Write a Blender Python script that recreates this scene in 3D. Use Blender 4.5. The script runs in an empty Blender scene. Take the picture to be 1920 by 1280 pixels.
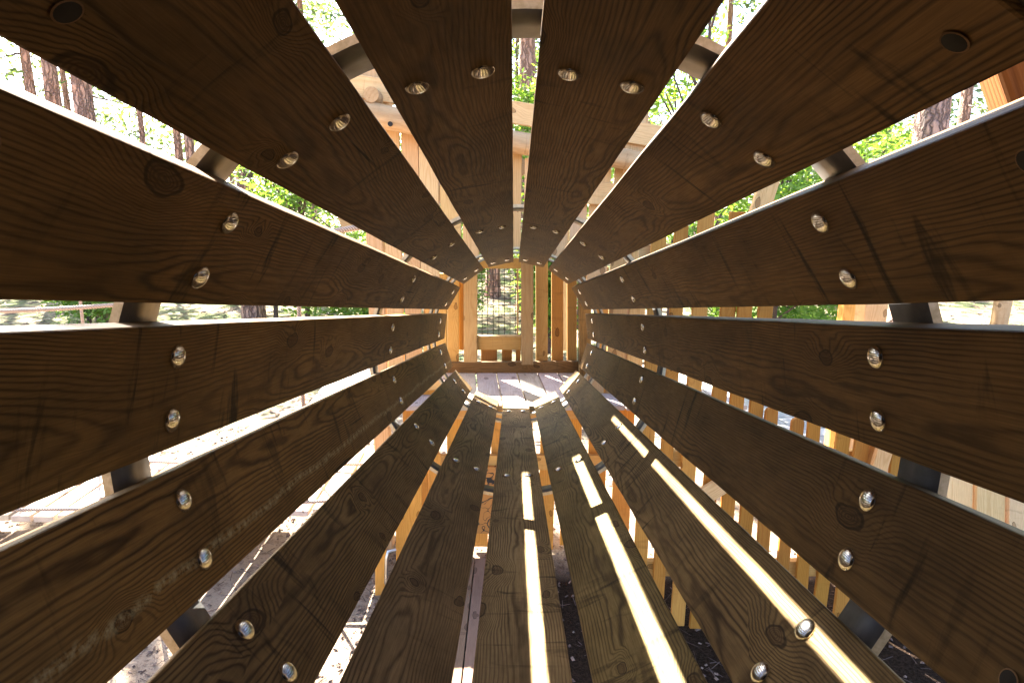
import bpy, bmesh, math, random
from mathutils import Matrix, Vector, Euler, noise
random.seed(7)
C = bpy.context.scene.collection
SC = bpy.context.scene
# ------------------------------------------------------------------ camera, sky, sun, exposure
CAM = Vector((0, 0, 2.25))
PITCH = 0.2015
cd = bpy.data.cameras.new('camera'); cam = bpy.data.objects.new('camera', cd); C.objects.link(cam)
cam.location = CAM; cam.rotation_euler = (math.pi/2 - PITCH, 0, 0)
cd.sensor_width = 36; cd.lens = 22.5; cd.clip_start = 0.02; cd.clip_end = 500
SC.camera = cam
SUNV = Vector((-0.50, 0.80, 0.89)).normalized()          # towards the sun
w = bpy.data.worlds.new('World'); SC.world = w; w.use_nodes = True
nt = w.node_tree; nt.nodes.clear()
sky = nt.nodes.new('ShaderNodeTexSky'); sky.sky_type = 'NISHITA'; sky.sun_disc = False
sky.sun_elevation = math.asin(SUNV.z); sky.sun_rotation = math.atan2(SUNV.x, SUNV.y)
sky.dust_density = 2.0; sky.air_density = 0.8
bg = nt.nodes.new('ShaderNodeBackground'); bg.inputs['Strength'].default_value = 0.07
ow = nt.nodes.new('ShaderNodeOutputWorld')
nt.links.new(sky.outputs[0], bg.inputs[0]); nt.links.new(bg.outputs[0], ow.inputs[0])
sd = bpy.data.lights.new('sun', 'SUN'); sd.energy = 5.0; sd.angle = math.radians(0.5); sd.color = (1, .93, .80)
sun = bpy.data.objects.new('sun', sd); C.objects.link(sun)
sun.rotation_euler = SUNV.to_track_quat('Z', 'Y').to_euler()
SC.view_settings.view_transform = 'Standard'; SC.view_settings.look = 'None'
SC.view_settings.exposure = 3.9; SC.view_settings.gamma = 1.0
try:
    SC.cycles.max_bounces = 10; SC.cycles.diffuse_bounces = 6
except Exception: pass

# ------------------------------------------------------------------ helpers
def ray(px, py):
    u = (px - 960) / 1200; v = (640 - py) / 1200
    return Vector((u, math.cos(PITCH) + math.sin(PITCH) * v, -math.sin(PITCH) + math.cos(PITCH) * v))
def atY(px, py, Y): r = ray(px, py); return CAM + r * (Y / r.y)
def atZ(px, py, Z): r = ray(px, py); return CAM + r * ((Z - CAM.z) / r.z)

def tag(o, label=None, cat=None, group=None, kind=None):
    if label: o['label'] = label
    if cat: o['category'] = cat
    if group: o['group'] = group
    if kind: o['kind'] = kind
    return o
def empty(name, mat=Matrix.Identity(4)):
    o = bpy.data.objects.new(name, None); C.objects.link(o); o.empty_display_size = .2
    o.matrix_local = mat; ROOT[o.name] = mat.copy(); return o
ROOT = {}
def put(name, mesh, parent=None, world=None):
    o = bpy.data.objects.new(name, mesh); C.objects.link(o)
    if parent: o.parent = parent
    if world is None: world = Matrix.Identity(4)
    base = ROOT.get(parent.name) if parent else None
    o.matrix_local = (base.inverted() @ world) if base is not None else world
    ROOT[o.name] = world.copy()
    return o

class MB:
    def __init__(s): s.v = []; s.f = []; s.m = []; s.sm = []
    def add(s, vs, fs, mi=0, smooth=False):
        b = len(s.v); s.v += [tuple(v) for v in vs]
        for f in fs: s.f.append([b + i for i in f]); s.m.append(mi); s.sm.append(smooth)
    def box(s, c, size, M=None, mi=0):
        x, y, z = (k / 2 for k in size); c = Vector(c)
        vs = [Vector((a * x, b * y, d * z)) for a in (-1, 1) for b in (-1, 1) for d in (-1, 1)]
        if M is not None: vs = [M @ v for v in vs]
        vs = [v + c for v in vs]
        s.add(vs, [(0,1,3,2),(4,6,7,5),(0,4,5,1),(2,3,7,6),(0,2,6,4),(1,5,7,3)], mi)
    def tube(s, pts, rad, n=10, mi=0, caps=True, smooth=True, wob=0, sq=1.0):
        pts = [Vector(p) for p in pts]
        if not hasattr(rad, '__len__'): rad = [rad] * len(pts)
        t0 = (pts[1] - pts[0]).normalized()
        a = Vector((1, 0, 0)) if abs(t0.x) < .8 else Vector((0, 1, 0))
        nrm = (a - t0 * a.dot(t0)).normalized(); vs = []
        for i, p in enumerate(pts):
            t = (pts[min(i+1, len(pts)-1)] - pts[max(i-1, 0)]).normalized()
            nrm = (nrm - t * nrm.dot(t)).normalized(); bn = t.cross(nrm)
            for k in range(n):
                an = 2 * math.pi * k / n; r = rad[i]
                if wob: r *= 1 + wob * noise.noise(Vector((math.cos(an)*1.7, math.sin(an)*1.7, i*.35 + p.x)))
                vs.append(p + nrm * (math.cos(an) * r) + bn * (math.sin(an) * r * sq))
        fs = []
        for i in range(len(pts) - 1):
            for k in range(n):
                k2 = (k + 1) % n; fs.append((i*n+k, i*n+k2, (i+1)*n+k2, (i+1)*n+k))
        s.add(vs, fs, mi, smooth)
        if caps:
            s.add(vs[:n], [tuple(range(n))[::-1]], mi); s.add(vs[-n:], [tuple(range(n))], mi)
    def mesh(s, name, mats):
        me = bpy.data.meshes.new(name); me.from_pydata(s.v, [], s.f)
        for m in (mats if isinstance(mats, (list, tuple)) else [mats]): me.materials.append(m)
        me.polygons.foreach_set('material_index', s.m); me.polygons.foreach_set('use_smooth', s.sm)
        me.update(); return me
    def build(s, name, mats, parent=None, world=None): return put(name, s.mesh(name, mats), parent, world)

def bevel(o, wd=.003, seg=2):
    b = o.modifiers.new('bevel', 'BEVEL'); b.width = wd; b.segments = seg; b.limit_method = 'ANGLE'; return o

# node helper ---------------------------------------------------------
class N:
    def __init__(s, name):
        s.mat = bpy.data.materials.new(name); s.mat.use_nodes = True; s.t = s.mat.node_tree; s.t.nodes.clear()
        s.out = s.n('ShaderNodeOutputMaterial')
    def n(s, typ, **kw):
        x = s.t.nodes.new(typ)
        for k, v in kw.items(): setattr(x, k, v)
        return x
    def inp(s, sock, v):
        if isinstance(v, bpy.types.NodeSocket): s.t.links.new(v, sock)
        elif v is not None:
            if sock.type == 'RGBA' and len(v) == 3: v = (*v, 1)
            sock.default_value = v
    def math(s, op, a, b=None, c=None, clamp=False):
        x = s.n('ShaderNodeMath', operation=op, use_clamp=clamp)
        for i, v in enumerate((a, b, c)):
            if v is not None: s.inp(x.inputs[i], v)
        return x.outputs[0]
    def vm(s, op, a, b=None):
        x = s.n('ShaderNodeVectorMath', operation=op); s.inp(x.inputs[0], a)
        if b is not None: s.inp(x.inputs[1], b)
        return x.outputs[0]
    def scale(s, v, sc): return s.vm('MULTIPLY', v, sc)
    def noise(s, v, scale=5, det=3, rough=.5, dist=0):
        x = s.n('ShaderNodeTexNoise'); s.inp(x.inputs['Vector'], v)
        x.inputs['Scale'].default_value = scale; x.inputs['Detail'].default_value = det
        x.inputs['Roughness'].default_value = rough; x.inputs['Distortion'].default_value = dist
        return x.outputs['Fac']
    def mr(s, v, a, b, c=0, d=1, smooth=False):
        x = s.n('ShaderNodeMapRange'); s.inp(x.inputs[0], v)
        if smooth: x.interpolation_type = 'SMOOTHSTEP'
        for i, k in enumerate((a, b, c, d)): s.inp(x.inputs[1+i], k)
        return x.outputs[0]
    def mix(s, f, a, b, mode='MIX'):
        x = s.n('ShaderNodeMix', data_type='RGBA', blend_type=mode)
        s.inp(x.inputs[0], f); s.inp(x.inputs[6], a); s.inp(x.inputs[7], b); return x.outputs[2]
    def bsdf(s, col, rough=.6, metal=0, bump=None, bs=.3, bd=.002, spec=.5):
        p = s.n('ShaderNodeBsdfPrincipled'); s.inp(p.inputs['Base Color'], col); s.inp(p.inputs['Roughness'], rough)
        p.inputs['Metallic'].default_value = metal; p.inputs['Specular IOR Level'].default_value = spec
        if bump is not None:
            b = s.n('ShaderNodeBump'); b.inputs['Strength'].default_value = bs; b.inputs['Distance'].default_value = bd
            s.inp(b.inputs['Height'], bump); s.t.links.new(b.outputs[0], p.inputs['Normal'])
        s.t.links.new(p.outputs[0], s.out.inputs[0]); s.p = p; return p

def wood(name, light, dark, knot, stain=.6, ring=.0055, rough=.6, ringamt=.75, spec=.18, bs=.5, scuff=0, knots=.55, mottle=.35):
    m = N(name)
    tc = m.n('ShaderNodeTexCoord').outputs['Object']
    oi = m.n('ShaderNodeObjectInfo'); rnd = oi.outputs['Random']
    off = m.n('ShaderNodeCombineXYZ'); m.inp(off.inputs[0], m.math('MULTIPLY', rnd, 37.3)); m.inp(off.inputs[1], m.math('MULTIPLY', rnd, 91.7)); m.inp(off.inputs[2], m.math('MULTIPLY', rnd, 17.1))
    p = m.vm('ADD', tc, off.outputs[0])
    sx = m.n('ShaderNodeSeparateXYZ'); m.inp(sx.inputs[0], tc); x, y, z = sx.outputs
    sp = m.n('ShaderNodeSeparateXYZ'); m.inp(sp.inputs[0], p)
    # knots on a jittered grid over the face
    kv = m.n('ShaderNodeCombineXYZ'); m.inp(kv.inputs[0], m.math('MULTIPLY', sp.outputs[0], 9.0)); m.inp(kv.inputs[1], m.math('MULTIPLY', sp.outputs[1], 4.2))
    wv = m.n('ShaderNodeTexNoise'); m.inp(wv.inputs['Vector'], p); wv.inputs['Scale'].default_value = 18; wv.inputs['Detail'].default_value = 2
    kvw = m.vm('ADD', kv.outputs[0], m.scale(m.vm('SUBTRACT', wv.outputs['Color'], (.5, .5, .5)), (.2, .16, 0)))
    vo = m.n('ShaderNodeTexVoronoi', voronoi_dimensions='2D'); m.inp(vo.inputs['Vector'], kvw); vo.inputs['Scale'].default_value = 1
    sc = m.n('ShaderNodeSeparateColor'); m.inp(sc.inputs[0], vo.outputs['Color'])
    gate = m.math('GREATER_THAN', m.math('ADD', sc.outputs[0], m.math('MULTIPLY', m.math('SUBTRACT', rnd, .5), .4)), 1 - knots)
    size = m.mr(sc.outputs[1], 0, 1, .38, .95)
    d = m.math('DIVIDE', vo.outputs['Distance'], size)
    kb = m.math('MULTIPLY', m.mr(d, .55, .0, 0, 1.3, True), gate)
    # growth rings of a log cut flat
    yn = m.n('ShaderNodeCombineXYZ'); m.inp(yn.inputs[0], m.math('MULTIPLY', sp.outputs[1], .9)); m.inp(yn.inputs[1], m.math('MULTIPLY', rnd, 50))
    n0 = m.noise(yn.outputs[0], 1, 2)
    x0 = m.math('MULTIPLY_ADD', m.math('SUBTRACT', rnd, .5), .11, m.math('MULTIPLY', m.math('SUBTRACT', n0, .5), .12))
    h = m.math('MULTIPLY_ADD', n0, .075, .004)
    r = m.math('SQRT', m.math('ADD', m.math('POWER', m.math('ABSOLUTE', m.math('SUBTRACT', x, x0)), 2.0), m.math('POWER', m.math('ADD', z, h), 2.0)))
    wn = m.noise(m.scale(p, (9, 1.6, 9)), 1, 3, .5)
    wn2 = m.noise(m.scale(p, (40, 9, 40)), 1, 2, .5)
    r = m.math('ADD', r, m.math('MULTIPLY', m.math('SUBTRACT', wn, .5), .026))
    r = m.math('ADD', r, m.math('MULTIPLY', m.math('SUBTRACT', wn2, .5), .004))
    r = m.math('ADD', r, m.math('MULTIPLY', kb, .017))
    ph = m.math('DIVIDE', r, ring)
    sw = m.math('SINE', m.math('MULTIPLY', ph, 2*math.pi))
    rg = m.math('POWER', m.math('MULTIPLY_ADD', sw, .5, .5), 2.4)
    vary = m.mr(m.noise(m.scale(p, (5, 2, 5)), 1.3, 2), .3, .7, .35, 1.0)
    rg = m.math('MULTIPLY', rg, vary)
    fib = m.noise(m.scale(p, (600, 16, 600)), 1, 2, .6)
    col = m.mix(m.math('MULTIPLY', rg, ringamt), light, dark)
    mot = m.noise(m.scale(p, (10, 4, 10)), 1, 6, .65)
    col = m.mix(m.mr(mot, .38, .70, 0, mottle), col, tuple(c * .45 for c in dark))
    col = m.mix(m.mr(fib, .3, .7, 0, .35), col, tuple(c * .6 for c in dark))
    # dark cross streaks of mildew, wet stains
    if stain:
        sn = m.noise(m.scale(p, (4.5, 22, 4.5)), 1, 4, .62, .8)
        sn2 = m.noise(m.scale(p, (2.2, 2.6, 2)), 1, 1)
        st = m.math('MULTIPLY', m.mr(sn, .55, .70, 0, 1, True), m.mr(sn2, .40, .60, 0, 1, True))
        col = m.mix(m.math('MULTIPLY', st, stain), col, tuple(c * .22 for c in dark))
    kc = m.math('MULTIPLY', m.mr(d, .15, .11, 0, .8, True), gate)
    ke = m.math('MULTIPLY', m.math('MULTIPLY', m.mr(d, .165, .145, 0, 1, True), m.mr(d, .115, .135, 0, 1, True)), gate)
    kr = m.math('MULTIPLY_ADD', m.math('SINE', m.math('MULTIPLY', d, 210)), .25, .75)
    col = m.mix(m.math('MULTIPLY', kc, kr), col, knot)
    col = m.mix(m.math('MULTIPLY', ke, .75), col, tuple(c * .25 for c in knot))
    # thin drying cracks along the grain
    ck = m.noise(m.scale(p, (85, 2.0, 85)), 1, 1)
    ckm = m.math('MULTIPLY', m.mr(ck, .745, .775, 0, 1), m.mr(m.noise(p, 2.5, 1), .5, .6, 0, 1))
    col = m.mix(m.math('MULTIPLY', ckm, .85), col, tuple(c * .15 for c in dark))
    if scuff:
        line = m.math('ABSOLUTE', m.math('ADD', x, m.math('MULTIPLY_ADD', m.noise(p, 9, 2), .02, scuff)))
        sf = m.math('MULTIPLY', m.mr(line, .009, .001, 0, 1), m.mr(m.noise(p, 70, 4, .7), .42, .62, 0, 1))
        col = m.mix(m.math('MULTIPLY', sf, .8), col, (.34, .31, .22))
    col = m.mix(1.0, col, oi.outputs['Color'], 'MULTIPLY')
    bump = m.math('ADD', m.math('ADD', m.math('MULTIPLY', rg, -.5), m.math('MULTIPLY', fib, .35)), m.math('MULTIPLY', ckm, -2.0))
    m.bsdf(col, m.mr(fib, .2, .8, rough, min(1, rough + .2)), 0, bump, bs, .0012, spec)
    return m.mat

M = {}
M['plank'] = wood('weathered_pine', (.232, .137, .050), (.036, .0172, .0054), (.045, .020, .0075), .9, .0038, .5, .92, spec=.16, knots=.36, mottle=.6)
M['plank_scuffed'] = wood('weathered_pine_scuffed', (.232, .137, .050), (.036, .0172, .0054), (.045, .020, .0075), .6, .0038, .5, .92, spec=.16, knots=.4, mottle=.6, scuff=-.045)
M['lumber'] = wood('new_larch', (.64, .45, .25), (.45, .26, .105), (.16, .07, .022), .25, .007, .6, .6, bs=.25, mottle=.15, knots=.35)
M['greyboard'] = wood('grey_decking', (.40, .35, .31), (.22, .18, .15), (.08, .06, .05), .4, .006, .7, .6, bs=.3)
M['darkwood'] = wood('damp_wood', (.22, .13, .065), (.09, .045, .018), (.03, .015, .008), .8, .006, .6, .7)

def simple(name, col, rough=.6, metal=0, col2=None, ns=20, bumps=0, det=4, spec=.5, bd=.002):
    m = N(name); tc = m.n('ShaderNodeTexCoord').outputs['Object']; nz = m.noise(tc, ns, det, .6)
    c = m.mix(m.mr(nz, .35, .65), col, col2 or tuple(k * .6 for k in col))
    m.bsdf(c, m.mr(nz, .2, .8, rough * .8, min(1, rough * 1.25)), metal, nz if bumps else None, bumps, bd, spec)
    return m.mat
M['bolt'] = simple('galvanised_steel', (.78, .77, .74), .16, 1, (.60, .58, .55), 300)
M['hoop'] = simple('dark_coated_band', (.17, .17, .17), .4, 0, (.10, .10, .10), 16, .15)
M['hoop_edge'] = simple('ply_edge', (.58, .46, .28), .6, 0, (.42, .32, .17), 120)
M['wire'] = simple('rusty_wire', (.05, .035, .025), .6, .6)
M['steel'] = simple('handle_steel', (.5, .5, .5), .3, 1)
M['hole'] = simple('hole_shade_and_black', (.012, .009, .007), .8)
M['log'] = wood('peeled_log', (.55, .36, .19), (.34, .17, .065), (.10, .05, .02), .5, .02, .6, .4, knots=.5)
M['rope'] = None
m = N('pale_rope'); tc = m.n('ShaderNodeTexCoord').outputs['Object']
wv = m.n('ShaderNodeTexWave', wave_type='BANDS', bands_direction='DIAGONAL'); m.inp(wv.inputs['Vector'], tc); wv.inputs['Scale'].default_value = 38
m.bsdf(m.mix(wv.outputs['Fac'], (.22, .14, .10), (.50, .37, .28)), .8, 0, wv.outputs['Fac'], .8, .004); M['rope'] = m.mat
# bark
m = N('pine_bark'); tc = m.n('ShaderNodeTexCoord').outputs['Object']
nz = m.noise(tc, 3, 3)
vv = m.vm('ADD', m.scale(tc, (13, 13, 2.6)), m.scale(m.n('ShaderNodeTexNoise').outputs['Color'], (0, 0, 0)))
dn = m.n('ShaderNodeTexNoise'); m.inp(dn.inputs['Vector'], tc); dn.inputs['Scale'].default_value = 9; dn.inputs['Detail'].default_value = 4
vv = m.vm('ADD', vv, m.scale(dn.outputs['Color'], (1.5, 1.5, 1.0)))
vo = m.n('ShaderNodeTexVoronoi', feature='DISTANCE_TO_EDGE'); m.inp(vo.inputs['Vector'], vv); vo.inputs['Scale'].default_value = 1
e = m.mr(vo.outputs['Distance'], 0, .22)
fine = m.noise(m.scale(tc, (60, 60, 14)), 1, 4, .7)
col = m.mix(e, (.09, .045, .034), m.mix(m.mr(nz, .35, .65), (.60, .32, .22), (.45, .28, .22)))
col = m.mix(m.mr(fine, .35, .7, 0, .6), col, (.16, .10, .08))
hz = m.n('ShaderNodeSeparateXYZ'); m.inp(hz.inputs[0], tc)
col = m.mix(m.mr(hz.outputs[2], 3.5, 8, 0, .6), col, (.36, .16, .07))
m.bsdf(col, .9, 0, m.math('ADD', e, m.math('MULTIPLY', fine, .4)), 1, .03); M['bark'] = m.mat
def leafmat(name, a, b, tr=.5):
    m = N(name); tc = m.n('ShaderNodeTexCoord').outputs['Object']
    nz = m.noise(tc, 1.3, 4, .7); nz2 = m.noise(tc, 23, 2)
    col = m.mix(m.mr(nz, .35, .65), a, b); col = m.mix(m.mr(nz2, .3, .7, 0, .5), col, tuple(k * .55 for k in a))
    di = m.n('ShaderNodeBsdfPrincipled'); m.inp(di.inputs['Base Color'], col); di.inputs['Roughness'].default_value = .6
    tl = m.n('ShaderNodeBsdfTranslucent'); m.inp(tl.inputs[0], m.mix(1, col, (1.7, 1.6, .7), 'MULTIPLY'))
    mx = m.n('ShaderNodeMixShader'); mx.inputs[0].default_value = tr
    m.t.links.new(di.outputs[0], mx.inputs[1]); m.t.links.new(tl.outputs[0], mx.inputs[2]); m.t.links.new(mx.outputs[0], m.out.inputs[0])
    return m.mat
M['leaf'] = leafmat('beech_leaf', (.10, .20, .03), (.18, .29, .06))
M['needle'] = leafmat('pine_needle', (.07, .12, .06), (.12, .17, .085), .35)
M['fern'] = leafmat('fern_green', (.05, .13, .025), (.12, .20, .05), .4)

# ------------------------------------------------------------------ ground
m = N('forest_floor'); tc = m.n('ShaderNodeTexCoord').outputs['Object']
n1 = m.noise(tc, .5, 5, .6); n2 = m.noise(tc, 14, 5, .75); n3 = m.noise(tc, 75, 4, .8)
col = m.mix(m.mr(n1, .4, .62), (.40, .31, .23), (.30, .235, .165))
col = m.mix(m.mr(n2, .50, .66, 0, .75), col, (.13, .085, .06))
col = m.mix(m.mr(n3, .56, .66, 0, .8), col, (.07, .045, .035))
sx = m.n('ShaderNodeSeparateXYZ'); m.inp(sx.inputs[0], tc)
far = m.mr(m.vm('LENGTH', tc) if False else m.math('ADD', sx.outputs[1], m.math('MULTIPLY', m.noise(tc, .35, 3), 8)), 9, 15)
g = m.math('MULTIPLY', far, m.mr(m.noise(tc, 1.1, 4, .7), .42, .58))
col = m.mix(m.math('MULTIPLY', g, .7), col, (.09, .15, .04))
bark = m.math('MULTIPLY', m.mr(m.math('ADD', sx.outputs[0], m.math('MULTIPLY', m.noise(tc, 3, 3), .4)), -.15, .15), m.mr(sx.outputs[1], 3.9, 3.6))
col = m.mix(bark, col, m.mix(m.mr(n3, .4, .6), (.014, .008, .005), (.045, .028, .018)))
m.bsdf(col, .95, 0, m.math('ADD', n2, n3), 1, .03, .05); M['ground'] = m.mat
mb = MB(); n = 150; vs = []; fs = []
def gz(x, y):
    r = math.hypot(x, y - 2)
    z = noise.noise(Vector((x*.7, y*.7, 0))) * .025 + noise.noise(Vector((x*3, y*3, 3))) * .008
    if r > 7: z += (1 - math.exp(-(r-7)/15)) * (noise.noise(Vector((x*.06, y*.06, 5))) * 1.2 + .25)
    return z - .02 if r < 4 else z
for i in range(n + 1):
    for j in range(n + 1):
        a = (i / n * 2 - 1); b = (j / n * 2 - 1)
        x = 90 * a * abs(a) ** 1.3; y = 90 * b * abs(b) ** 1.3 + 2
        vs.append((x, y, gz(x, y)))
for i in range(n):
    for j in range(n): k = i * (n + 1) + j; fs.append((k, k + n + 1, k + n + 2, k + 1))
mb.add(vs, fs, 0, True)
tag(mb.build('ground', M['ground']), kind='structure')

# pine needles, bark chips and twigs lying on the floor
mb = MB()
def chip(x, y, L, wd, mi):
    a = random.random() * 6.28; z = gz(x, y) + .004
    d = Vector((math.cos(a), math.sin(a), random.uniform(-.15, .25))) * L / 2; e = Vector((-math.sin(a), math.cos(a), random.uniform(-.4, .4))) * wd / 2
    c = Vector((x, y, z + abs(d.z) * .8)); h = Vector((0, 0, wd * .5))
    mb.add([c-d-e, c+d-e, c+d+e, c-d+e, c-d*.7+h, c+d*.7+h], [(0,1,5,4), (3,4,5,2), (0,4,3), (1,2,5)], mi)
for _ in range(15000):
    x = random.uniform(-4.5, .2) if random.random() < .72 else random.uniform(.2, 3.2); y = random.uniform(.5, 6.5)
    if random.random() < .45: chip(x, y, random.uniform(.03, .10), random.uniform(.002, .005), 0)
    else: chip(x, y, random.uniform(.01, .035), random.uniform(.006, .018), random.choice((0, 1, 1)))
for _ in range(7000):
    x = random.uniform(-14, 12); y = random.uniform(6, 22); chip(x, y, random.uniform(.04, .25), random.uniform(.01, .03), random.choice((0, 1)))
M['twig'] = simple('dead_twigs', (.10, .06, .045), .9); M['chip'] = simple('bark_chips', (.26, .17, .12), .9, 0, (.08, .05, .04), 30)
tag(mb.build('forest_litter', [M['twig'], M['chip']]), 'dry needles, twigs and bark chips strewn over the sandy forest floor', 'litter', kind='stuff')

# ------------------------------------------------------------------ the plank tunnel
T_PITCH = PITCH - .0477
TR = Matrix.Rotation(-.0028, 4, 'Z') @ Matrix.Rotation(-T_PITCH, 4, 'X')
TM = Matrix.Translation(CAM - TR.to_3x3() @ Vector((-.0131, 0, .1379))) @ TR
tun = empty('climbing_tunnel', TM)
tag(tun, 'long round crawl tunnel of dark brown planks bolted to dark hoops', 'play tunnel')
R, EL, PW, PT = .43, .983, .153, .046
RING = [.7727, 2.1535, 3.5496]
def lathe_bolt():
    mb = MB(); prof = [(.0152, -.001), (.0152, .0008), (.0142, .0028), (.0114, .0050), (.0075, .0067), (.003, .0074), (0, .0076)]
    n = 20; vs = []
    for r, h in prof[:-1]:
        for k in range(n): a = 2*math.pi*k/n; vs.append((r*math.cos(a), r*math.sin(a), h))
    vs.append((0, 0, prof[-1][1])); fs = []
    for i in range(len(prof) - 2):
        for k in range(n): k2 = (k+1) % n; fs.append((i*n+k, i*n+k2, (i+1)*n+k2, (i+1)*n+k))
    b = (len(prof)-2)*n
    for k in range(n): fs.append((b+k, b+(k+1) % n, len(vs)-1))
    mb.add(vs, fs, 0, True); 
    return mb.mesh('bolt_head', M['bolt'])
bolt_me = lathe_bolt()
def hole_me():
    mb = MB(); n = 20; prof = [(.0100, .0006), (.0086, .0009), (.0145, -.002), (.0, -.004)]
    mbv = []
    for r, h in prof[:-1]:
        for k in range(n): a = 2*math.pi*k/n; mbv.append((r*math.cos(a), r*math.sin(a), h))
    mbv.append((0, 0, .0011)); fs = []
    for k in range(n): k2 = (k+1) % n; fs.append((k, k2, n+k2, n+k))
    mb.add(mbv, fs, 1, True)
    mb.add([(math.cos(2*math.pi*k/n)*.0088, math.sin(2*math.pi*k/n)*.0088, .0007) for k in range(n)], [tuple(range(n))], 0)  # flat dark disc stands in for the shade inside the hole
    return mb.mesh('hole_shade_disc', [M['hole'], M['darkwood']])
hole = hole_me()
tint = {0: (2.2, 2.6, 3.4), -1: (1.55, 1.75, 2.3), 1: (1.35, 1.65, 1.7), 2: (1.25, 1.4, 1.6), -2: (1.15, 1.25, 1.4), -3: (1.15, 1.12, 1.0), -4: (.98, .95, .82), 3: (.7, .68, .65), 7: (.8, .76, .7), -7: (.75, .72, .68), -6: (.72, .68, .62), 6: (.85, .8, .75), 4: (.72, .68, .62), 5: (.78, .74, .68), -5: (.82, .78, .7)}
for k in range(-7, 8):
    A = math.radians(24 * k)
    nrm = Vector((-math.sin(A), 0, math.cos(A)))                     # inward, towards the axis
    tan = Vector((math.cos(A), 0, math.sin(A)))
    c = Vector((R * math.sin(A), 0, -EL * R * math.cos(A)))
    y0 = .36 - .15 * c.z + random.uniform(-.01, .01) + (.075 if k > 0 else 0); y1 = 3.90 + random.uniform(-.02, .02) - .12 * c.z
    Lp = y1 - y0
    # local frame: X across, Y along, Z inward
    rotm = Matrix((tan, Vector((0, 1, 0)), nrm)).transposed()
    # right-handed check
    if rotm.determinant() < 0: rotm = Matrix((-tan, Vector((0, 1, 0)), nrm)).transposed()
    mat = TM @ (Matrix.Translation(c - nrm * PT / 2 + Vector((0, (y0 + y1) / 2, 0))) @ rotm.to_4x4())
    mb = MB()
    # a sawn plank with slightly uneven edges
    ns = 60; vs = []; fs = []; bow = random.uniform(-.0015, .0015)
    for i in range(ns + 1):
        yy = -Lp/2 + Lp * i / ns; q = bow * math.cos(math.pi * yy / Lp)
        e1 = noise.noise(Vector((yy*6, k*3.1, 0))) * .0009; e2 = noise.noise(Vector((yy*6, k*3.1, 9))) * .0009
        vs += [(-PW/2+e1, yy, -PT/2+q), (PW/2+e2, yy, -PT/2+q), (PW/2+e2, yy, PT/2+q), (-PW/2+e1, yy, PT/2+q)]
    for i in range(ns):
        for a, b in ((0,1),(1,2),(2,3),(3,0)): fs.append((i*4+a, i*4+b, i*4+4+b, i*4+4+a))
    fs += [(0,3,2,1), (ns*4, ns*4+1, ns*4+2, ns*4+3)]
    mb.add(vs, [f[::-1] for f in fs])
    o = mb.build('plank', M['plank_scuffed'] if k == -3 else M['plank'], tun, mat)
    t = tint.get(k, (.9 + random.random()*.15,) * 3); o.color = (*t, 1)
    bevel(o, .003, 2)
    for rz in RING:
        for s in (-1, 1):
            p = Vector((s * .0386 + random.uniform(-.0015, .0015), rz - (y0 + y1) / 2 + random.uniform(-.004, .004), PT/2 + .001))
            b = put('bolt', bolt_me, o, mat @ Matrix.Translation(p) @ Matrix.Rotation(random.random()*6, 4, 'Z'))
    for s in (-1, 1):
        yy = .48 - .16 * c.z + (.015 if k > 0 else -.03)
        put('bolt_hole_shade', hole, o, mat @ Matrix.Translation((s * .0386, yy - (y0 + y1) / 2, PT/2 + .001)))
def hoop(yc, wd=.078, th=.011, r0=.4840):
    n = 90; vs = []; fs = []; mi = []
    for i in range(n):
        a = 2*math.pi*i/n
        for rr, yy in ((r0, -wd/2), (r0, wd/2), (r0+th, wd/2), (r0+th, -wd/2)):
            vs.append((rr*math.sin(a), yy, -EL*rr*math.cos(a)))
    mb = MB(); b = len(vs)
    for i in range(n):
        j = (i+1) % n
        for a_, b_, mm in ((0,1,0),(1,2,1),(2,3,0),(3,0,1)):
            mb.m.append(mm); mb.f.append([i*4+a_, i*4+b_, j*4+b_, j*4+a_]); mb.sm.append(mm == 0)
    mb.v = vs
    return mb.build('hoop', [M['hoop'], M['hoop_edge']], tun, TM @ Matrix.Translation((0, yc, 0)))
for yc in RING + [3.80]: hoop(yc)

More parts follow.
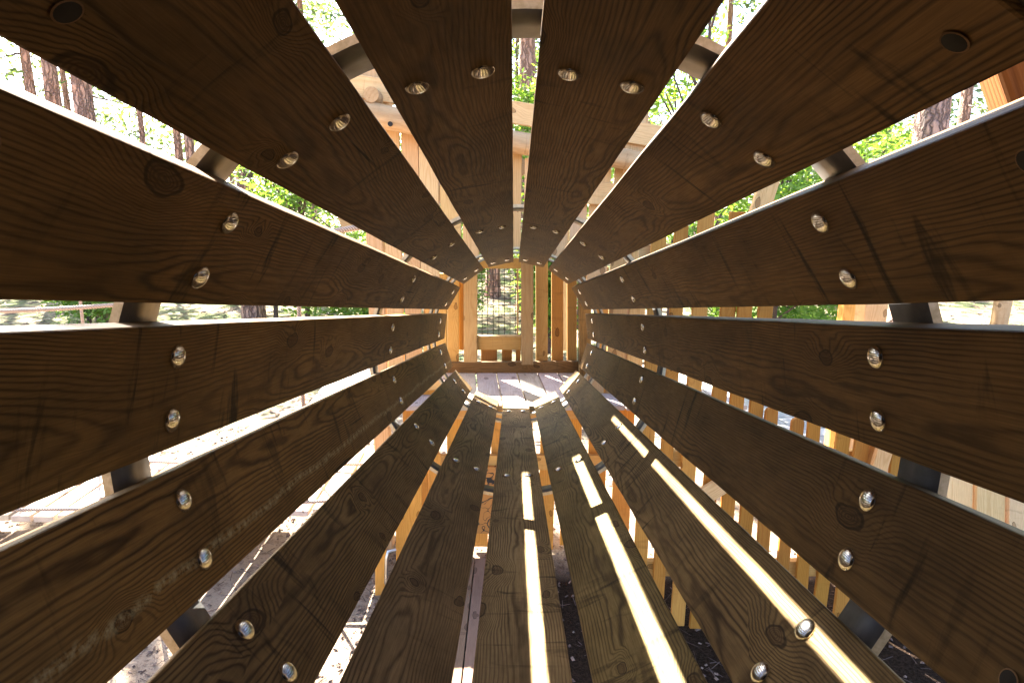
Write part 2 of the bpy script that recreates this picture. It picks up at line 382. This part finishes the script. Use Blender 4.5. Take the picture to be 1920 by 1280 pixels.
# ------------------------------------------------------------------ lumber
def lumber(name, parent, p0, p1, wd, th, mat='lumber', face=Vector((0, -1, 0)), tintc=None, top=None, bw=.004):
    """a board from p0 to p1; its broad side of width wd looks along face"""
    p0 = Vector(p0); p1 = Vector(p1); ydir = (p1 - p0).normalized(); L = (p1 - p0).length
    zdir = (face - ydir * face.dot(ydir)).normalized(); xdir = ydir.cross(zdir)
    mt = Matrix((xdir, ydir, zdir)).transposed().to_4x4(); mt.translation = (p0 + p1) / 2
    mb = MB()
    if top == 'round' or top == 'chamfer':
        pts = [(-wd/2, -L/2), (wd/2, -L/2)]
        if top == 'round': pts += [(wd/2*math.cos(a), L/2 - wd*.35 + wd*.45*math.sin(a)) for a in [math.pi*i/8 for i in range(9)]]
        else: pts += [(wd/2, L/2 - wd*.3), (wd*.25, L/2), (-wd*.25, L/2), (-wd/2, L/2 - wd*.3)]
        n = len(pts)
        vs = [(a, b, -th/2) for a, b in pts] + [(a, b, th/2) for a, b in pts]
        mb.add(vs, [tuple(range(n))[::-1], tuple(range(n, 2*n))] + [(i, (i+1) % n, n+(i+1) % n, n+i) for i in range(n)])
    else: mb.box((0, 0, 0), (wd, L, th))
    o = mb.build(name, M[mat], parent, mt)
    v = random.uniform(.88, 1.08); c = tintc or (1, 1, 1)
    if parent is not None and parent.name == 'play_tower' and p0[1] > 4.3 and name != 'shade_roof_board': c = (c[0]*.58, c[1]*.64, c[2]*.58)
    o.color = (c[0]*v, c[1]*v*random.uniform(.96, 1.03), c[2]*v*random.uniform(.9, 1.08), 1)
    bevel(o, bw, 2); return o
Z0 = CAM.z
# ------------------------------------------------------------------ the tower
YF, YB, ZD = 3.98, 4.56, 1.10
tow = empty('play_tower', Matrix.Translation((0, YF, 0)))
tag(tow, 'pale larch tower with slatted walls and meshed window at the tunnel end', 'play tower')
def V(x, y, z): return Vector((x, y, z))
# deck boards, running away from the tunnel, seams turned a little
ang = math.atan2(880 - 968, 1200)
for i in range(-8, 10):
    x = .02 + i * .148; d = V(math.sin(ang), math.cos(ang), 0)
    lumber('deck_board', tow, V(x, 3.70, ZD - .016) + d * .0, V(x, 3.70, ZD - .016) + d * 1.05, .139, .032, 'greyboard', V(0, 0, 1), (1.25, 1.25, 1.22), bw=.004)
# back wall
def pb(name, x0, x1, ytop, ybot, Y, th=.045, mat='lumber', tc=None, parent=tow, lean=.02):
    a = atY((x0+x1)/2, ytop, Y); b = atY((x0+x1)/2, ybot, Y)
    wd = (x1 - x0) / 1200 * (a - CAM).length
    b.x = atY((x0+x1)/2, (ytop+ybot)/2, Y).x + (a.z - b.z) * -lean/2 if False else b.x
    return lumber(name, parent, b, a, wd, th, mat, V(0, -1, 0), tc)
tags = (1.0, .93, .8)
pb('wall_board', 840, 860.5, 512, 682, YB, tc=(1.0, .86, .62))
pb('wall_board', 861, 870, 512, 655, YB + .07, tc=(.75, .45, .25))
pb('window_post', 870, 895, 486, 690, YB - .03, .07, tc=(.95, .92, .85))
pb('wall_board', 818, 838, 512, 685, YB, tc=(1.0, .86, .62))
pb('wall_board', 795, 815, 512, 685, YB, tc=(1.0, .86, .62))
pb('window_post', 977, 1000, 440, 682, YB - .05, .07, tc=(.85, .84, .78))
pb('wall_board', 1004.5, 1027, 470, 684, YB, tc=(1.05, .9, .68))
pb('wall_board', 1034, 1056, 500, 684, YB, tc=(.95, .68, .34))
pb('wall_board', 1063, 1081, 500, 684, YB, tc=(.95, .70, .40))
pb('wall_board', 1118, 1140, 500, 684, YB, tc=(.95, .70, .40))
pb('corner_post', 1085, 1107, 500, 706, YB - .12, .09, 'darkwood', (1.4, 1.4, 1.3))
def hb(name, x0, x1, y0, y1, Y, th=.045, mat='lumber', tc=None, parent=tow, dy=0):
    a = atY(x0, (y0+y1)/2, Y); b = atY(x1, (y0+y1)/2 + dy, Y); wd = (y1 - y0) / 1200 * (a - CAM).length
    return lumber(name, parent, a, b, wd, th, mat, V(0, -1, 0), tc)
hb('window_lintel', 884, 978, 484, 503, YB - .01, tc=(1.0, .88, .66))
hb('window_sill', 894, 977, 631, 655, YB - .005, tc=(.95, .86, .66))
lumber('sill_cap', tow, atY(894, 630, YB), atY(977, 629.5, YB), .06, .012, 'lumber', V(0, 0, 1))
hb('kickboard', 790, 1086, 679, 701, YB - .05, .04, 'darkwood', (1.35, 1.25, 1.1), dy=-3)
for a, b in ((902, 932), (941, 960), (967, 976)): pb('wall_board', a, b, 650, 684, YB + .06, tc=(.6, .42, .28))
mb = MB(); a = atY(889, 500, YB + .02); b = atY(980, 634, YB + .02)
for i in range(9): x = a.x + (b.x - a.x) * (i + .3) / 8.6; mb.tube([(x, YB+.02, b.z), (x + .002, YB+.02, a.z)], .0026, 5)
for i in range(12): z = b.z + (a.z - b.z) * (i + .4) / 11.6; mb.tube([(a.x, YB+.024, z), (b.x, YB+.024, z)], .0026, 5)
mb.build('wire_mesh', M['wire'], tow)
for z, ww in ((2.50, .10),): lumber('shade_rail', tow, V(-1.2, YB, z - .34), V(.95, YB, z + .30), ww, .04, 'lumber', V(0, -1, 0))  # unseen slanted rail added to break up the sun at the tunnel mouth
pb('window_jamb', 969, 972, 503, 630, YB + .05, .08)

# front wall around the tunnel mouth: boards cut round the opening
def fw(x, wd, zb, zt, Y=YF, tc=None, hole=True, name='wall_board', th=.03, top=None):
    segs = [(zb, zt)]
    if hole and abs(x) < .60:
        cz = Z0 - 3.98 * .153 - .1379 ; hh = math.sqrt(max(0, .60**2 - x*x))
        segs = [(zb, cz - hh), (cz + hh * .86, zt)]
    for a, b in segs:
        if b - a > .05: lumber(name, tow, V(x, Y, a), V(x + (b-a)*.012, Y, b), wd, th, 'lumber', V(0, -1, 0), tc, top)
x = -.79; random.seed(3)
while x < .80:
    wd = random.choice((.10, .115, .125)); gap = .012 if abs(x) > .2 else .018
    zt = 2.78 + random.uniform(-.1, .08) if x < -.05 else 2.62 + random.uniform(-.15, .05)
    c = random.choice(((1.05, .93, .78), (1.0, .86, .66), (1.05, .98, .9)))
    fw(x + wd/2, wd, 1.02, zt, tc=c); x += wd + gap
x = -.72
while x < .78:
    wd = random.choice((.10, .12)); fw(x + wd/2, wd, random.choice((.02, .02, .03)), 1.0, Y=YF - .03 + random.choice((0, .035)), tc=random.choice(((1.1, .72, .26), (1.05, .68, .24), (.7, .45, .18)))); x += wd + random.choice((.015, .05, .02))  # orange tint paints warm bounced light into the shaded lower boards
# rails, logs and boards over the mouth
lumber('cross_rail', tow, V(-1.05, YF - .05, 2.98), V(.95, YF - .05, 2.66), .125, .04, 'lumber', V(0, -1, 0), (1.15, 1.1, .95))
lumber('cross_rail', tow, V(.3, YF - .05, 2.36), V(.92, YF - .05, 2.33), .13, .04, 'lumber', V(0, -1, 0), (1.1, 1.0, .85))
lumber('cross_rail', tow, V(-.85, YF - .045, 1.16), V(-.45, YF - .045, 1.20), .12, .04, 'lumber', V(0, -1, 0), (1.1, .95, .75), top='chamfer')
lumber('cross_rail', tow, V(-.75, YF - .08, .66), V(.80, YF - .08, .66), .10, .04, 'lumber', V(0, -1, 0), (1.0, .75, .4))
lumber('cross_rail', tow, V(-.55, YF - .075, 1.02), V(.62, YF - .075, 1.02), .14, .04, 'lumber', V(0, -1, 0), (1.1, .85, .5))
def log(name, parent, p0, p1, r0, r1):
    p0 = Vector(p0); p1 = Vector(p1); y = (p1 - p0).normalized(); a = Vector((0, 0, 1)) if abs(y.z) < .8 else Vector((1, 0, 0))
    xx = y.cross(a).normalized(); z = xx.cross(y); mt = Matrix((xx, y, z)).transposed().to_4x4(); mt.translation = p0
    L = (p1 - p0).length; mb = MB()
    mb.tube([(0.012*math.sin(i*.9), L*i/10, .01*math.cos(i*.7)) for i in range(11)], [r0 + (r1-r0)*i/10 for i in range(11)], 18, wob=.12)
    return mb.build(name, M['log'], parent, mt)
log('log_rail', tow, V(-1.10, YF - .10, 2.84), V(.85, YF - .10, 2.50), .072, .055)
log('log_end', tow, atY(712, 190, YF) + V(0, .2, 0), atY(709, 189, YF) - V(0, .16, 0), .045, .043)
mb = MB(); p = atY(732, 233, YF - .17); mb.tube([p, p - V(0, .012, 0)], .014, 12); mb.build('bolt', M['hole'], tow)
for i in range(11): lumber('shade_roof_board', tow, V(-2.9, 5.22 + i*.15, 4.75 + .012*i), V(.7, 5.22 + i*.15, 4.75 + .012*i), .148, .03, 'lumber', V(0, 0, 1))  # unseen roof with posts and rafters, added to cut the sun stripes short
for xx in (-.50, .42): lumber('shade_roof_post', tow, V(xx, 5.3, 1.1), V(xx, 5.3, 4.72), .09, .09, 'lumber', V(0, -1, 0))
for xx in (-.50, .42): lumber('shade_roof_rafter', tow, V(xx, 5.1, 4.70), V(xx, 6.75, 4.83), .10, .07, 'lumber', V(1, 0, 0))
for xx in (-.86, .74):
    lumber('corner_post', tow, V(xx, YF + .04, 0), V(xx + .02, YF + .04, 3.1), .10, .09, 'lumber', V(0, -1, 0), (1.05, .95, .8))
lumber('upright', tow, V(.72, YF - .02, 2.45), V(.74, YF - .02, 2.95), .11, .035, 'lumber', V(0, -1, 0), (1.15, 1.1, 1))
# carved panel low on the wall
m = N('carved_panel'); tc = m.n('ShaderNodeTexCoord').outputs['Object']
dn = m.n('ShaderNodeTexNoise'); m.inp(dn.inputs['Vector'], tc); dn.inputs['Scale'].default_value = 7; dn.inputs['Detail'].default_value = 2
l1 = m.math('ABSOLUTE', m.math('SUBTRACT', dn.outputs['Fac'], .5)); l2 = m.math('ABSOLUTE', m.math('SUBTRACT', m.noise(tc, 16, 1), .52))
ln = m.math('MAXIMUM', m.mr(l1, .022, .012), m.mr(l2, .016, .008))
m.bsdf(m.mix(ln, (.42, .17, .035), (.01, .006, .004)), .6); M['panel'] = m.mat
mb = MB(); mb.box((0, 0, 0), (.36, .03, .46)); bevel(mb.build('carved_panel', M['panel'], tow, Matrix.Translation((-.13, YF - .13, .42))))
mb = MB(); q = atZ(722, 1112, 0.02); hx, hy = -.72, 3.42
# left side screen of boards standing out from the tower, with a steel grab handle
for i, (px0, px1, yt, yb) in enumerate(((704, 724, 880, 1112), (742, 790, 850, 1062), (803, 826, 850, 1040))):
    a = atY((px0+px1)/2, yt, 3.46 + i*.12); b = atY((px0+px1)/2, yb, 3.46 + i*.12); b.z = .0
    lumber('side_board', tow, b, a, (px1-px0)/1200*3.9, .035, 'lumber', V(.2, -1, 0), (1.1, .75, .30))  # orange tint here too carries the bounced light of the shaded side
h0 = atY(742, 1030, 3.42); h1 = atY(728, 1034, 3.40); h2 = atY(725, 1046, 3.39); h3 = atY(724, 1092, 3.38); h4 = atY(727, 1104, 3.39); h5 = atY(742, 1106, 3.42)
mb.tube([h0, h1, h2, h3, h4, h5], .011, 10); mb.build('grab_handle', M['steel'], tow)

# ------------------------------------------------------------------ picket fence right of the tunnel
pf = empty('picket_fence', Matrix.Translation((1.2, 3.12, 0)))
tag(pf, 'fence of upright larch slats right of the tunnel, some with rounded tops', 'fence')
random.seed(11)
xs = [1198 + 38.6*i for i in range(0, 15)]
for i, px in enumerate(xs):
    b = atY(px, 1070, 3.12); u = b.x
    tall = px < 1425
    zt = (2.30 + random.uniform(-.08, .08)) if tall else (1.22 + random.uniform(-.07, .07) - (.12 if px > 1640 else 0))
    lean = .012 if tall else random.choice((.0, .01, -.02))
    if px > 1700: lean = random.choice((-.12, .1))
    if i in (3, 9): lean += .02
    lumber('paling', pf, V(u, 3.12 + .02*(i % 2), .0 + random.uniform(0, .05)), V(u + zt*lean, 3.12 + .02*(i % 2), zt), random.choice((.066, .072, .076)), .024, 'lumber', V(0, -1, 0), random.choice(((.74, .48, .16), (.8, .54, .22), (.66, .40, .12))), 'round' if not tall else None, .005)  # orange tints put the glow of bounced light into the shaded palings
for z in (.35, .98): lumber('fence_rail', pf, V(.62, 3.17, z), V(2.0, 3.17, z), .09, .04, 'lumber', V(0, -1, 0), (.9, .7, .4))
lumber('fence_rail', pf, V(.62, 3.17, 2.05), V(1.12, 3.17, 2.07), .07, .04, 'lumber', V(0, -1, 0), (1, .9, .7))
lumber('brace', pf, V(.86, 3.08, .72), V(1.16, 3.08, .92), .09, .03, 'lumber', V(0, -1, 0), (1.15, 1.05, .85), 'chamfer')
lumber('brace', pf, V(1.78, 3.05, .5), V(1.92, 3.05, 1.35), .08, .03, 'lumber', V(0, -1, 0), (1.1, .95, .7))
lumber('brace', pf, V(1.10, 3.07, 2.0), V(1.24, 3.07, 2.55), .09, .03, 'lumber', V(0, -1, 0), (1.1, .95, .75))

# low slanting wooden walkway further right and its paving
m = N('paving'); tc = m.n('ShaderNodeTexCoord').outputs['Object']
br = m.n('ShaderNodeTexBrick'); m.inp(br.inputs['Vector'], tc); br.inputs['Scale'].default_value = 1; br.inputs['Brick Width'].default_value = .5; br.inputs['Row Height'].default_value = .2
br.inputs['Mortar Size'].default_value = .006; br.inputs['Color1'].default_value = (.42, .41, .42, 1); br.inputs['Color2'].default_value = (.34, .33, .34, 1); br.inputs['Mortar'].default_value = (.1, .09, .08, 1)
m.bsdf(m.mix(m.mr(m.noise(tc, 30, 4), .4, .7, 0, .35), br.outputs['Color'], (.2, .18, .17)), .8); M['paving'] = m.mat
mb = MB(); mb.box((0, 0, 0), (5.2, 4.6, .06)); o = mb.build('path', M['paving'], None, Matrix.Translation((4.2, 6.3, .02)) @ Matrix.Rotation(.2, 4, 'Z')); tag(o, kind='structure')
rw = empty('board_ramp', Matrix.Translation((2.6, 3.2, 0)))
tag(rw, 'wide pale slanting boards beyond the low palings, at the right edge of the photo', 'ramp')
for i in range(6):
    lumber('ramp_board', rw, V(2.20 + i*.20, 3.40, .06), V(2.52 + i*.20, 4.05, 1.25), .185, .035, 'lumber', V(.1, -1, .5), (1.1, 1.0, .85))
lumber('ramp_bearer', rw, V(2.1, 3.62, .3), V(3.5, 3.62, .3), .1, .06, 'lumber', V(0, -1, 0))
for xx in (2.2, 3.35): lumber('ramp_leg', rw, V(xx, 3.68, 0), V(xx, 3.68, .62), .07, .07, 'lumber', V(0, -1, 0))

# standing posts on the clearing
def post(px, py, Y, wd, top, lab, tc, kind=0):
    a = atY(px, py, Y)
    o = (lumber('timber_post', None, V(a.x, Y, -.05), V(a.x, Y, top), wd, wd, 'lumber', V(0, -1, 0), tc, bw=.01) if kind == 0 else log('timber_post', None, V(a.x, Y, -.05), V(a.x, Y, top), wd/2, wd/2.1))
    tag(o, lab, 'post', 'posts standing right of the tunnel')
post(1586, 590, 5.2, .10, 2.2, 'slim orange square post, beside a wider tan post right of the tunnel', (1.0, .72, .3))
post(1630, 590, 5.6, .20, 2.15, 'wide tan post between the slim orange post and a dark hoop strap', (.9, .8, .7))
post(1876, 590, 6.5, .16, 2.3, 'round grey brown post near the right edge, standing on bright grass', None, 1)

# ------------------------------------------------------------------ boardwalk under the tunnel
bw = empty('boardwalk', Matrix.Translation((-.3, 2.4, 0)))
tag(bw, 'grey boardwalk lying on the sand beneath the tunnel, striped with sunlight', 'boardwalk')
for i in range(5): lumber('walk_board', bw, V(-.62 + i*.152, .2, .035), V(-.62 + i*.152, 3.78, .035), .146, .03, 'greyboard', V(0, 0, 1), (.55, .40, .29))
for yy in (.6, 1.8, 3.0): lumber('walk_bearer', bw, V(-.70, yy, .0), V(.06, yy, .0), .06, .036, 'darkwood', V(0, 0, 1))
so = lumber('support_post', tun, V(.31, 1.75, -.02), V(.31, 1.75, 1.30), .09, .09, 'lumber', V(0, -1, 0), (1.1, .9, .6))
lumber('support_post', tun, V(-.34, .35, -.02), V(-.34, .35, 1.62), .09, .09, 'lumber', V(0, -1, 0), (1.1, .9, .6))

# ------------------------------------------------------------------ entry end of the tunnel: post and beam beside the last planks
# ------------------------------------------------------------------ unseen cabin added behind the camera to keep light off the near planks
cb = empty('shade_cabin_and_beam', Matrix.Translation((0, -.6, 0)))
tag(cb, 'unseen dark cabin added to block light behind the camera, plus the beam in the top right corner', 'cabin')
for sx in (-1, 1):
    for i in range(10): lumber('shade_cabin_board', cb, V(sx*.86, .18 - i*.158, .9), V(sx*.86, .18 - i*.158, 3.25), .15, .03, 'darkwood', V(sx, 0, 0), (.3, .3, .3))
for i in range(11):
    x = -.80 + i*.16
    lumber('shade_cabin_board', cb, V(x, -1.36, .9), V(x, -1.36, 3.25), .155, .03, 'darkwood', V(0, 1, 0), (.3, .3, .3))
    hh = math.sqrt(max(0, .56**2 - x*x)); cz = 2.12
    if hh < .1: lumber('shade_cabin_board', cb, V(x, .24, .9), V(x, .24, 3.25), .155, .03, 'darkwood', V(0, 1, 0), (.3, .3, .3))
    else:
        lumber('shade_cabin_board', cb, V(x, .24, .9), V(x, .24, cz - hh), .155, .03, 'darkwood', V(0, 1, 0), (.3, .3, .3)); lumber('shade_cabin_board', cb, V(x, .24, cz + hh), V(x, .24, 3.25), .155, .03, 'darkwood', V(0, 1, 0), (.3, .3, .3))
for i in range(11): lumber('shade_cabin_floor', cb, V(-.80 + i*.16, -1.34, 1.50), V(-.80 + i*.16, .22, 1.50), .155, .03, 'darkwood', V(0, 0, 1), (.3, .3, .3))
for i in range(10): lumber('shade_cabin_roof', cb, V(-.95, .22 - i*.166, 3.28), V(.95, .22 - i*.166, 3.28), .16, .03, 'darkwood', V(0, 0, 1), (.3, .3, .3))
q = V(.342, .40, .342); dd = V(.7071, 0, -.7071)
lumber('corner_beam', cb, TM @ (q - dd*.24), TM @ (q + dd*.01), .10, .05, 'greyboard', V(0, -1, 0), (.22, .20, .17), bw=.008)
lumber('corner_brace', cb, atY(1868, -60, .72), atY(1990, 300, .72), .075, .06, 'darkwood', V(-.3, -1, 0), (1.5, 1.0, .6), bw=.006)
for xx in (-.84, .84):
    for yy in (-1.3, .18): lumber('shade_cabin_post', cb, V(xx, yy, 0), V(xx, yy, .9), .1, .1, 'darkwood', V(0, -1, 0))

# ------------------------------------------------------------------ rope bridge on the left
rb = empty('rope_bridge', Matrix.Translation((-3, 4.1, 0)))
tag(rb, 'low rope bridge of pale treads with beige rope handrails, left of the tunnel', 'rope bridge')
ZB = .45
for i in range(30):
    x = -5.0 + i * .142; s = .05*math.sin(math.pi*i/29)
    lumber('tread', rb, V(x, 3.63 + random.uniform(-.02, .02), ZB - s), V(x - .02, 4.62 + random.uniform(-.02, .02), ZB - s), .118, .04, 'greyboard', V(random.uniform(-.03,.03), 0, 1), (1.6, 1.45, 1.3))
def rope(name, pts, r=.011): mb = MB(); mb.tube(pts, r, 8); return mb.build(name, M['rope'], rb)
def sagline(p0, p1, sag, n=24): p0 = V(*p0); p1 = V(*p1); return [p0.lerp(p1, i/n) - V(0, 0, sag*4*(i/n)*(1-i/n)) for i in range(n+1)]
for Y in (3.60, 4.68):
    dz = 0 if Y < 4 else .05
    tops = sagline((-5.6, Y, 2.14+dz), (-.86, Y+.05 if Y < 4 else 4.2, 2.16), .2); mids = sagline((-5.6, Y, 1.86+dz), (-.86, Y+.05 if Y < 4 else 4.2, 1.9), .2)
    low = sagline((-5.6, Y, .52), (-.86, Y+.05 if Y < 4 else 4.2, .52), .06)
    rope('handrail_rope', tops, .015); rope('middle_rope', mids, .012); rope('foot_rope', low, .012)
    for i in range(2 if Y < 4 else 5, 24, 5 if Y < 4 else 8):
        rope('hanger_rope', [tops[i], mids[i] + V(.03, 0, 0), low[i]], .010)
        mb = MB(); mb.tube([mids[i] + V(-.015, 0, 0), mids[i] + V(.05, 0, .005)], .021, 8); mb.build('rope_knot', M['rope'], rb)
for yy in (3.60, 4.68): log('bridge_post', rb, V(-5.65, yy, -.05), V(-5.65, yy, 2.4), .07, .06)

# ------------------------------------------------------------------ trees
def cluster(mb, c, rad, n, size, mi=1, flat=.8, up=0):
    for _ in range(n):
        d = Vector((random.gauss(0, 1), random.gauss(0, 1), random.gauss(0, 1) * flat)).normalized() * rad * random.random() ** .45
        p = c + d; s = size * random.uniform(.6, 1.3)
        a = Vector((random.uniform(-1, 1), random.uniform(-1, 1), random.uniform(-.6, .6))).normalized(); b = a.cross(Vector((random.uniform(-1, 1), random.uniform(-1, 1), 1))).normalized()
        mb.add([p - a*s, p - b*s*.45, p + a*s, p + b*s*.45], [(0, 1, 2, 3)], mi)
def pine(x, y, r, H, label, lean=0, near=False, crown=True):
    root = empty('pine_tree', Matrix.Translation((x, y, gz(x, y))))
    tag(root, label, 'tree', 'tall pines around the playground')
    W = ROOT[root.name]; mb = MB()
    n = 26; pts = [V(lean*H*i/n + noise.noise(V(i*.3, x, 0))*.05, noise.noise(V(i*.3, y, 4))*.05, -.1 + H*i/n) for i in range(n)]
    rad = [r * (1 - .62*i/n) * (1 + .35*math.exp(-i*1.1)) for i in range(n)]
    mb.tube(pts, rad, 20, 0, wob=.16); mb.build('trunk', M['bark'], root, W)
    for k in range(int(8 if not near else 11)):
        mb = MB()                         # dead snags with thin twigs
        z = random.uniform(2.4, 7.5); a = random.random()*6.28; L = random.uniform(.5, 1.9)
        i = int(z/H*n); base = pts[i] + V(math.cos(a), math.sin(a), 0)*rad[i]*.8
        q = [base]; d = V(math.cos(a), math.sin(a), random.uniform(-.15, .25))
        for j in range(5): d = (d + V(random.uniform(-.25, .25), random.uniform(-.25, .25), random.uniform(-.2, .15))).normalized(); q.append(q[-1] + d*L/5)
        mb.tube(q, [.022, .017, .013, .010, .007, .003], 5)
        for j in range(2, 6):
            for _ in range(2):
                e = q[j] + V(random.uniform(-.3, .3), random.uniform(-.3, .3), random.uniform(-.25, .2)); mb.tube([q[j], e], [.005, .002], 4)
        mb.build('branch', M['twig'], root, W)
    if crown:
        mb = MB()
        for k in range(17):
            z = H*random.uniform(.55, 1.0); rr = (1.02 - z/H)*4.5 + .5; a = random.random()*6.28; dd = rr*random.uniform(.2, 1)
            c = V(lean*z + math.cos(a)*dd, math.sin(a)*dd, z)
            q = V(x, y, 0) + c - V(-1.2, 2.5, .8); q -= SUNV * q.dot(SUNV)
            if q.length < 5: continue                          # the sun reaches the tunnel between the crowns
            cluster(mb, c, random.uniform(.5, .95), 60, .13, 0, .45)
            mb.tube([V(lean*z, 0, z - .5), c], [.04, .012], 4, 1)
        mb.build('crown', [M['needle'], M['twig']], root, W)
random.seed(21)
PINES = [  # pixel, pixel row seen, width in pixels, trunk diameter
 (50, 120, 20, .26, 'slender pine, leftmost trunk seen in the upper left gap'),
 (97, 150, 31, .38, 'reddish pine trunk left of a thicker dark pine in the upper left gap'),
 (117, 150, 15, .26, 'thin pine trunk squeezed between two thicker pines, upper left gap'),
 (151, 180, 40, .40, 'thick fissured pine trunk, largest in the upper left gap'),
 (265, 240, 12, .20, 'very thin reddish pine standing alone in the upper left gap'),
 (333, 280, 18, .32, 'greyish pine just left of a twin trunk, before the left hoop strap'),
 (357, 290, 20, .34, 'brown pine of the close pair beside the left hoop strap'),
 (458, 340, 40, .42, 'stout pine just right of the left hoop strap'),
 (535, 375, 26, .36, 'medium pine beyond the leafy bush, in the left middle gap'),
 (588, 400, 15, .28, 'far thin pine right of the medium pine in the left gap'),
 (697, 150, 36, .44, 'pine seen above the log end, in the gap left of the top planks'),
 (990, 100, 40, .44, 'big pine trunk rising in the centre gap of the tunnel roof'),
 (925, 545, 27, .37, 'pine trunk framed by the wire mesh window'),
 (32, 590, 27, .42, 'dark pine trunk by the ropes at the left edge'),
 (1658, 260, 36, .40, 'brown pine with peeled bark right of the right hoop strap'),
 (1748, 220, 70, .52, 'massive deeply furrowed pine in the upper right gap'),
 (1759, 590, 24, .36, 'pine base just right of the dark strap in the right level gap'),
 (970, 10, 12, .26, 'thin pink pine left of the big central pine'),
]
for px, py, wpx, dia, lab in PINES:
    r = ray(px, py); t = dia * 1200 / wpx; p = CAM + r * t
    pine(p.x, p.y, dia/2 * .93, random.uniform(13, 18), lab, random.uniform(-.008, .008), wpx > 35, crown=True)

def shrub(x, y, H, rad, label, n=14, leaves=130, size=.05, mat='leaf', name='leafy_sapling', zlo=.25, cat='sapling'):
    root = empty(name, Matrix.Translation((x, y, gz(x, y)))); tag(root, label, cat, 'green broadleaf saplings')
    W = ROOT[root.name]; mb = MB(); ml = MB()
    mb.tube([V(0, 0, -.05), V(.05, .02, H*.4), V(-.03, .05, H*.9)], [.05, .035, .01], 7)
    for k in range(n):
        z = H*random.uniform(zlo, 1); a = random.random()*6.28; d = rad*random.uniform(.2, 1)
        c = V(math.cos(a)*d, math.sin(a)*d, z); mb.tube([V(0, 0, z*.75), c.lerp(V(0, 0, z), .4) + V(0, 0, .05), c], [.016, .009, .003], 5)
        cluster(ml, c, random.uniform(.3, .55), leaves, size, 0, .6)
    mb.build('stem', M['twig'], root, W); ml.build('foliage', M[mat], root, W)
random.seed(5)
SH = [ (1490, 345, 9, 3.6, 1.5, 'bright green sapling beyond the right hoop strap'),
 (1395, 560, 11, 2.3, 1.3, 'low green bush at eye level behind the tall palings'),
 (1330, 120, 7.5, 5.6, 1.7, 'tall leafy sapling in the gap above the right top plank'),
 (1270, 230, 9, 4.2, 1.2, 'small leafed sapling beside the upright board over the tunnel'),
 (1500, 590, 14, 2.2, 1.6, 'spreading green bush in the right level gap'),
 (1620, 340, 13, 4.0, 1.6, 'pale green sapling before the brown peeling pine'),
 (640, 430, 12, 3.2, 1.5, 'sapling with fresh green leaves left of the tower boards'),
 (560, 385, 10, 3.0, .9, 'green bush at the foot of the medium pine'),
 (500, 360, 13, 4.0, 1.2, 'airy sapling right of the stout left pine'),
 (880, 560, 18, 2.4, 1.0, 'dark green bush seen at the left of the mesh window'),
 (968, 530, 20, 3.4, 1.4, 'light green bush right of the trunk in the mesh window'),
 (1085, 540, 12, 3.2, .6, 'green bush behind the slats right of the window'),
 (1012, 330, 11, 4.2, .45, 'sapling glimpsed through the centre gap of the roof'),
 (970, 150, 16, 7.0, 1.5, 'young tree behind the big central pine'),
 (690, 585, 10, 1.2, .8, 'low green bush beyond the far rope handrail') ,
 (872, 550, 12.5, 1.7, .2, 'low dark green bush at the left edge of the mesh window'),
 (996, 540, 17, 2.0, .3, 'bright green bush right of the framed trunk in the mesh window'),
 (1028, 560, 10, 2.0, .2, 'green bush behind the thin gap right of the window post'),
 (1480, 585, 8.5, 1.75, 1.0, 'lush green bush right of the palings at eye level'),
 (1465, 350, 7.5, 3.1, 1.0, 'dense fresh green sapling just left of the right hoop strap'),
 (165, 600, 12, 1.0, .9, 'ferny green bush between the ropes at the left')]
for px, py, Y, H, rad, lab in SH:
    p = atY(px, py, Y); shrub(p.x, Y, H, rad, lab, 22, 190, .05)

# ground ferns, uncountable
mb = MB()
for _ in range(420):
    x = random.uniform(-16, 14); y = random.uniform(7.5, 24)
    if noise.noise(V(x*.22, y*.22, 8)) < .0: continue
    for k in range(7):
        a = random.random()*6.28; L = random.uniform(.2, .45); z = gz(x, y)
        d = V(math.cos(a), math.sin(a), 0); s = V(-d.y, d.x, 0)
        for j in range(6):
            t = j/6; c = V(x, y, z) + d*L*t + V(0, 0, .28*math.sin(t*2.6)); q = .10*(1-t) + .02
            mb.add([c, c + s*q + d*.03, c + d*.05], [(0, 1, 2)]); mb.add([c, c - s*q + d*.03, c + d*.05], [(0, 2, 1)])
tag(mb.build('ferns', M['fern']), 'green ferns and seedlings scattered over the bright forest floor', 'ferns', kind='stuff')

# far wood that reads as one mass of sunlit foliage and thin stems
random.seed(9); mb = MB()
for _ in range(1150):
    a = random.uniform(-1.15, 1.15); d = random.uniform(24, 44); x = math.sin(a)*d; y = math.cos(a)*d; z = random.uniform(.2, 13)
    cluster(mb, V(x, y, z), random.uniform(1.0, 2.2), 90, .16, 0, .5)
for _ in range(14):
    a = random.uniform(-1.15, 1.15); d = random.uniform(22, 42); x = math.sin(a)*d; y = math.cos(a)*d
    mb.tube([V(x, y, 0), V(x + random.uniform(-.2, .2), y, 15)], [.16, .09], 7, 1)
tag(mb.build('distant_wood', [M['needle'], M['bark']]), 'distant pine wood closing off the clearing all round, pale green and hazy bright', 'woodland', kind='stuff')
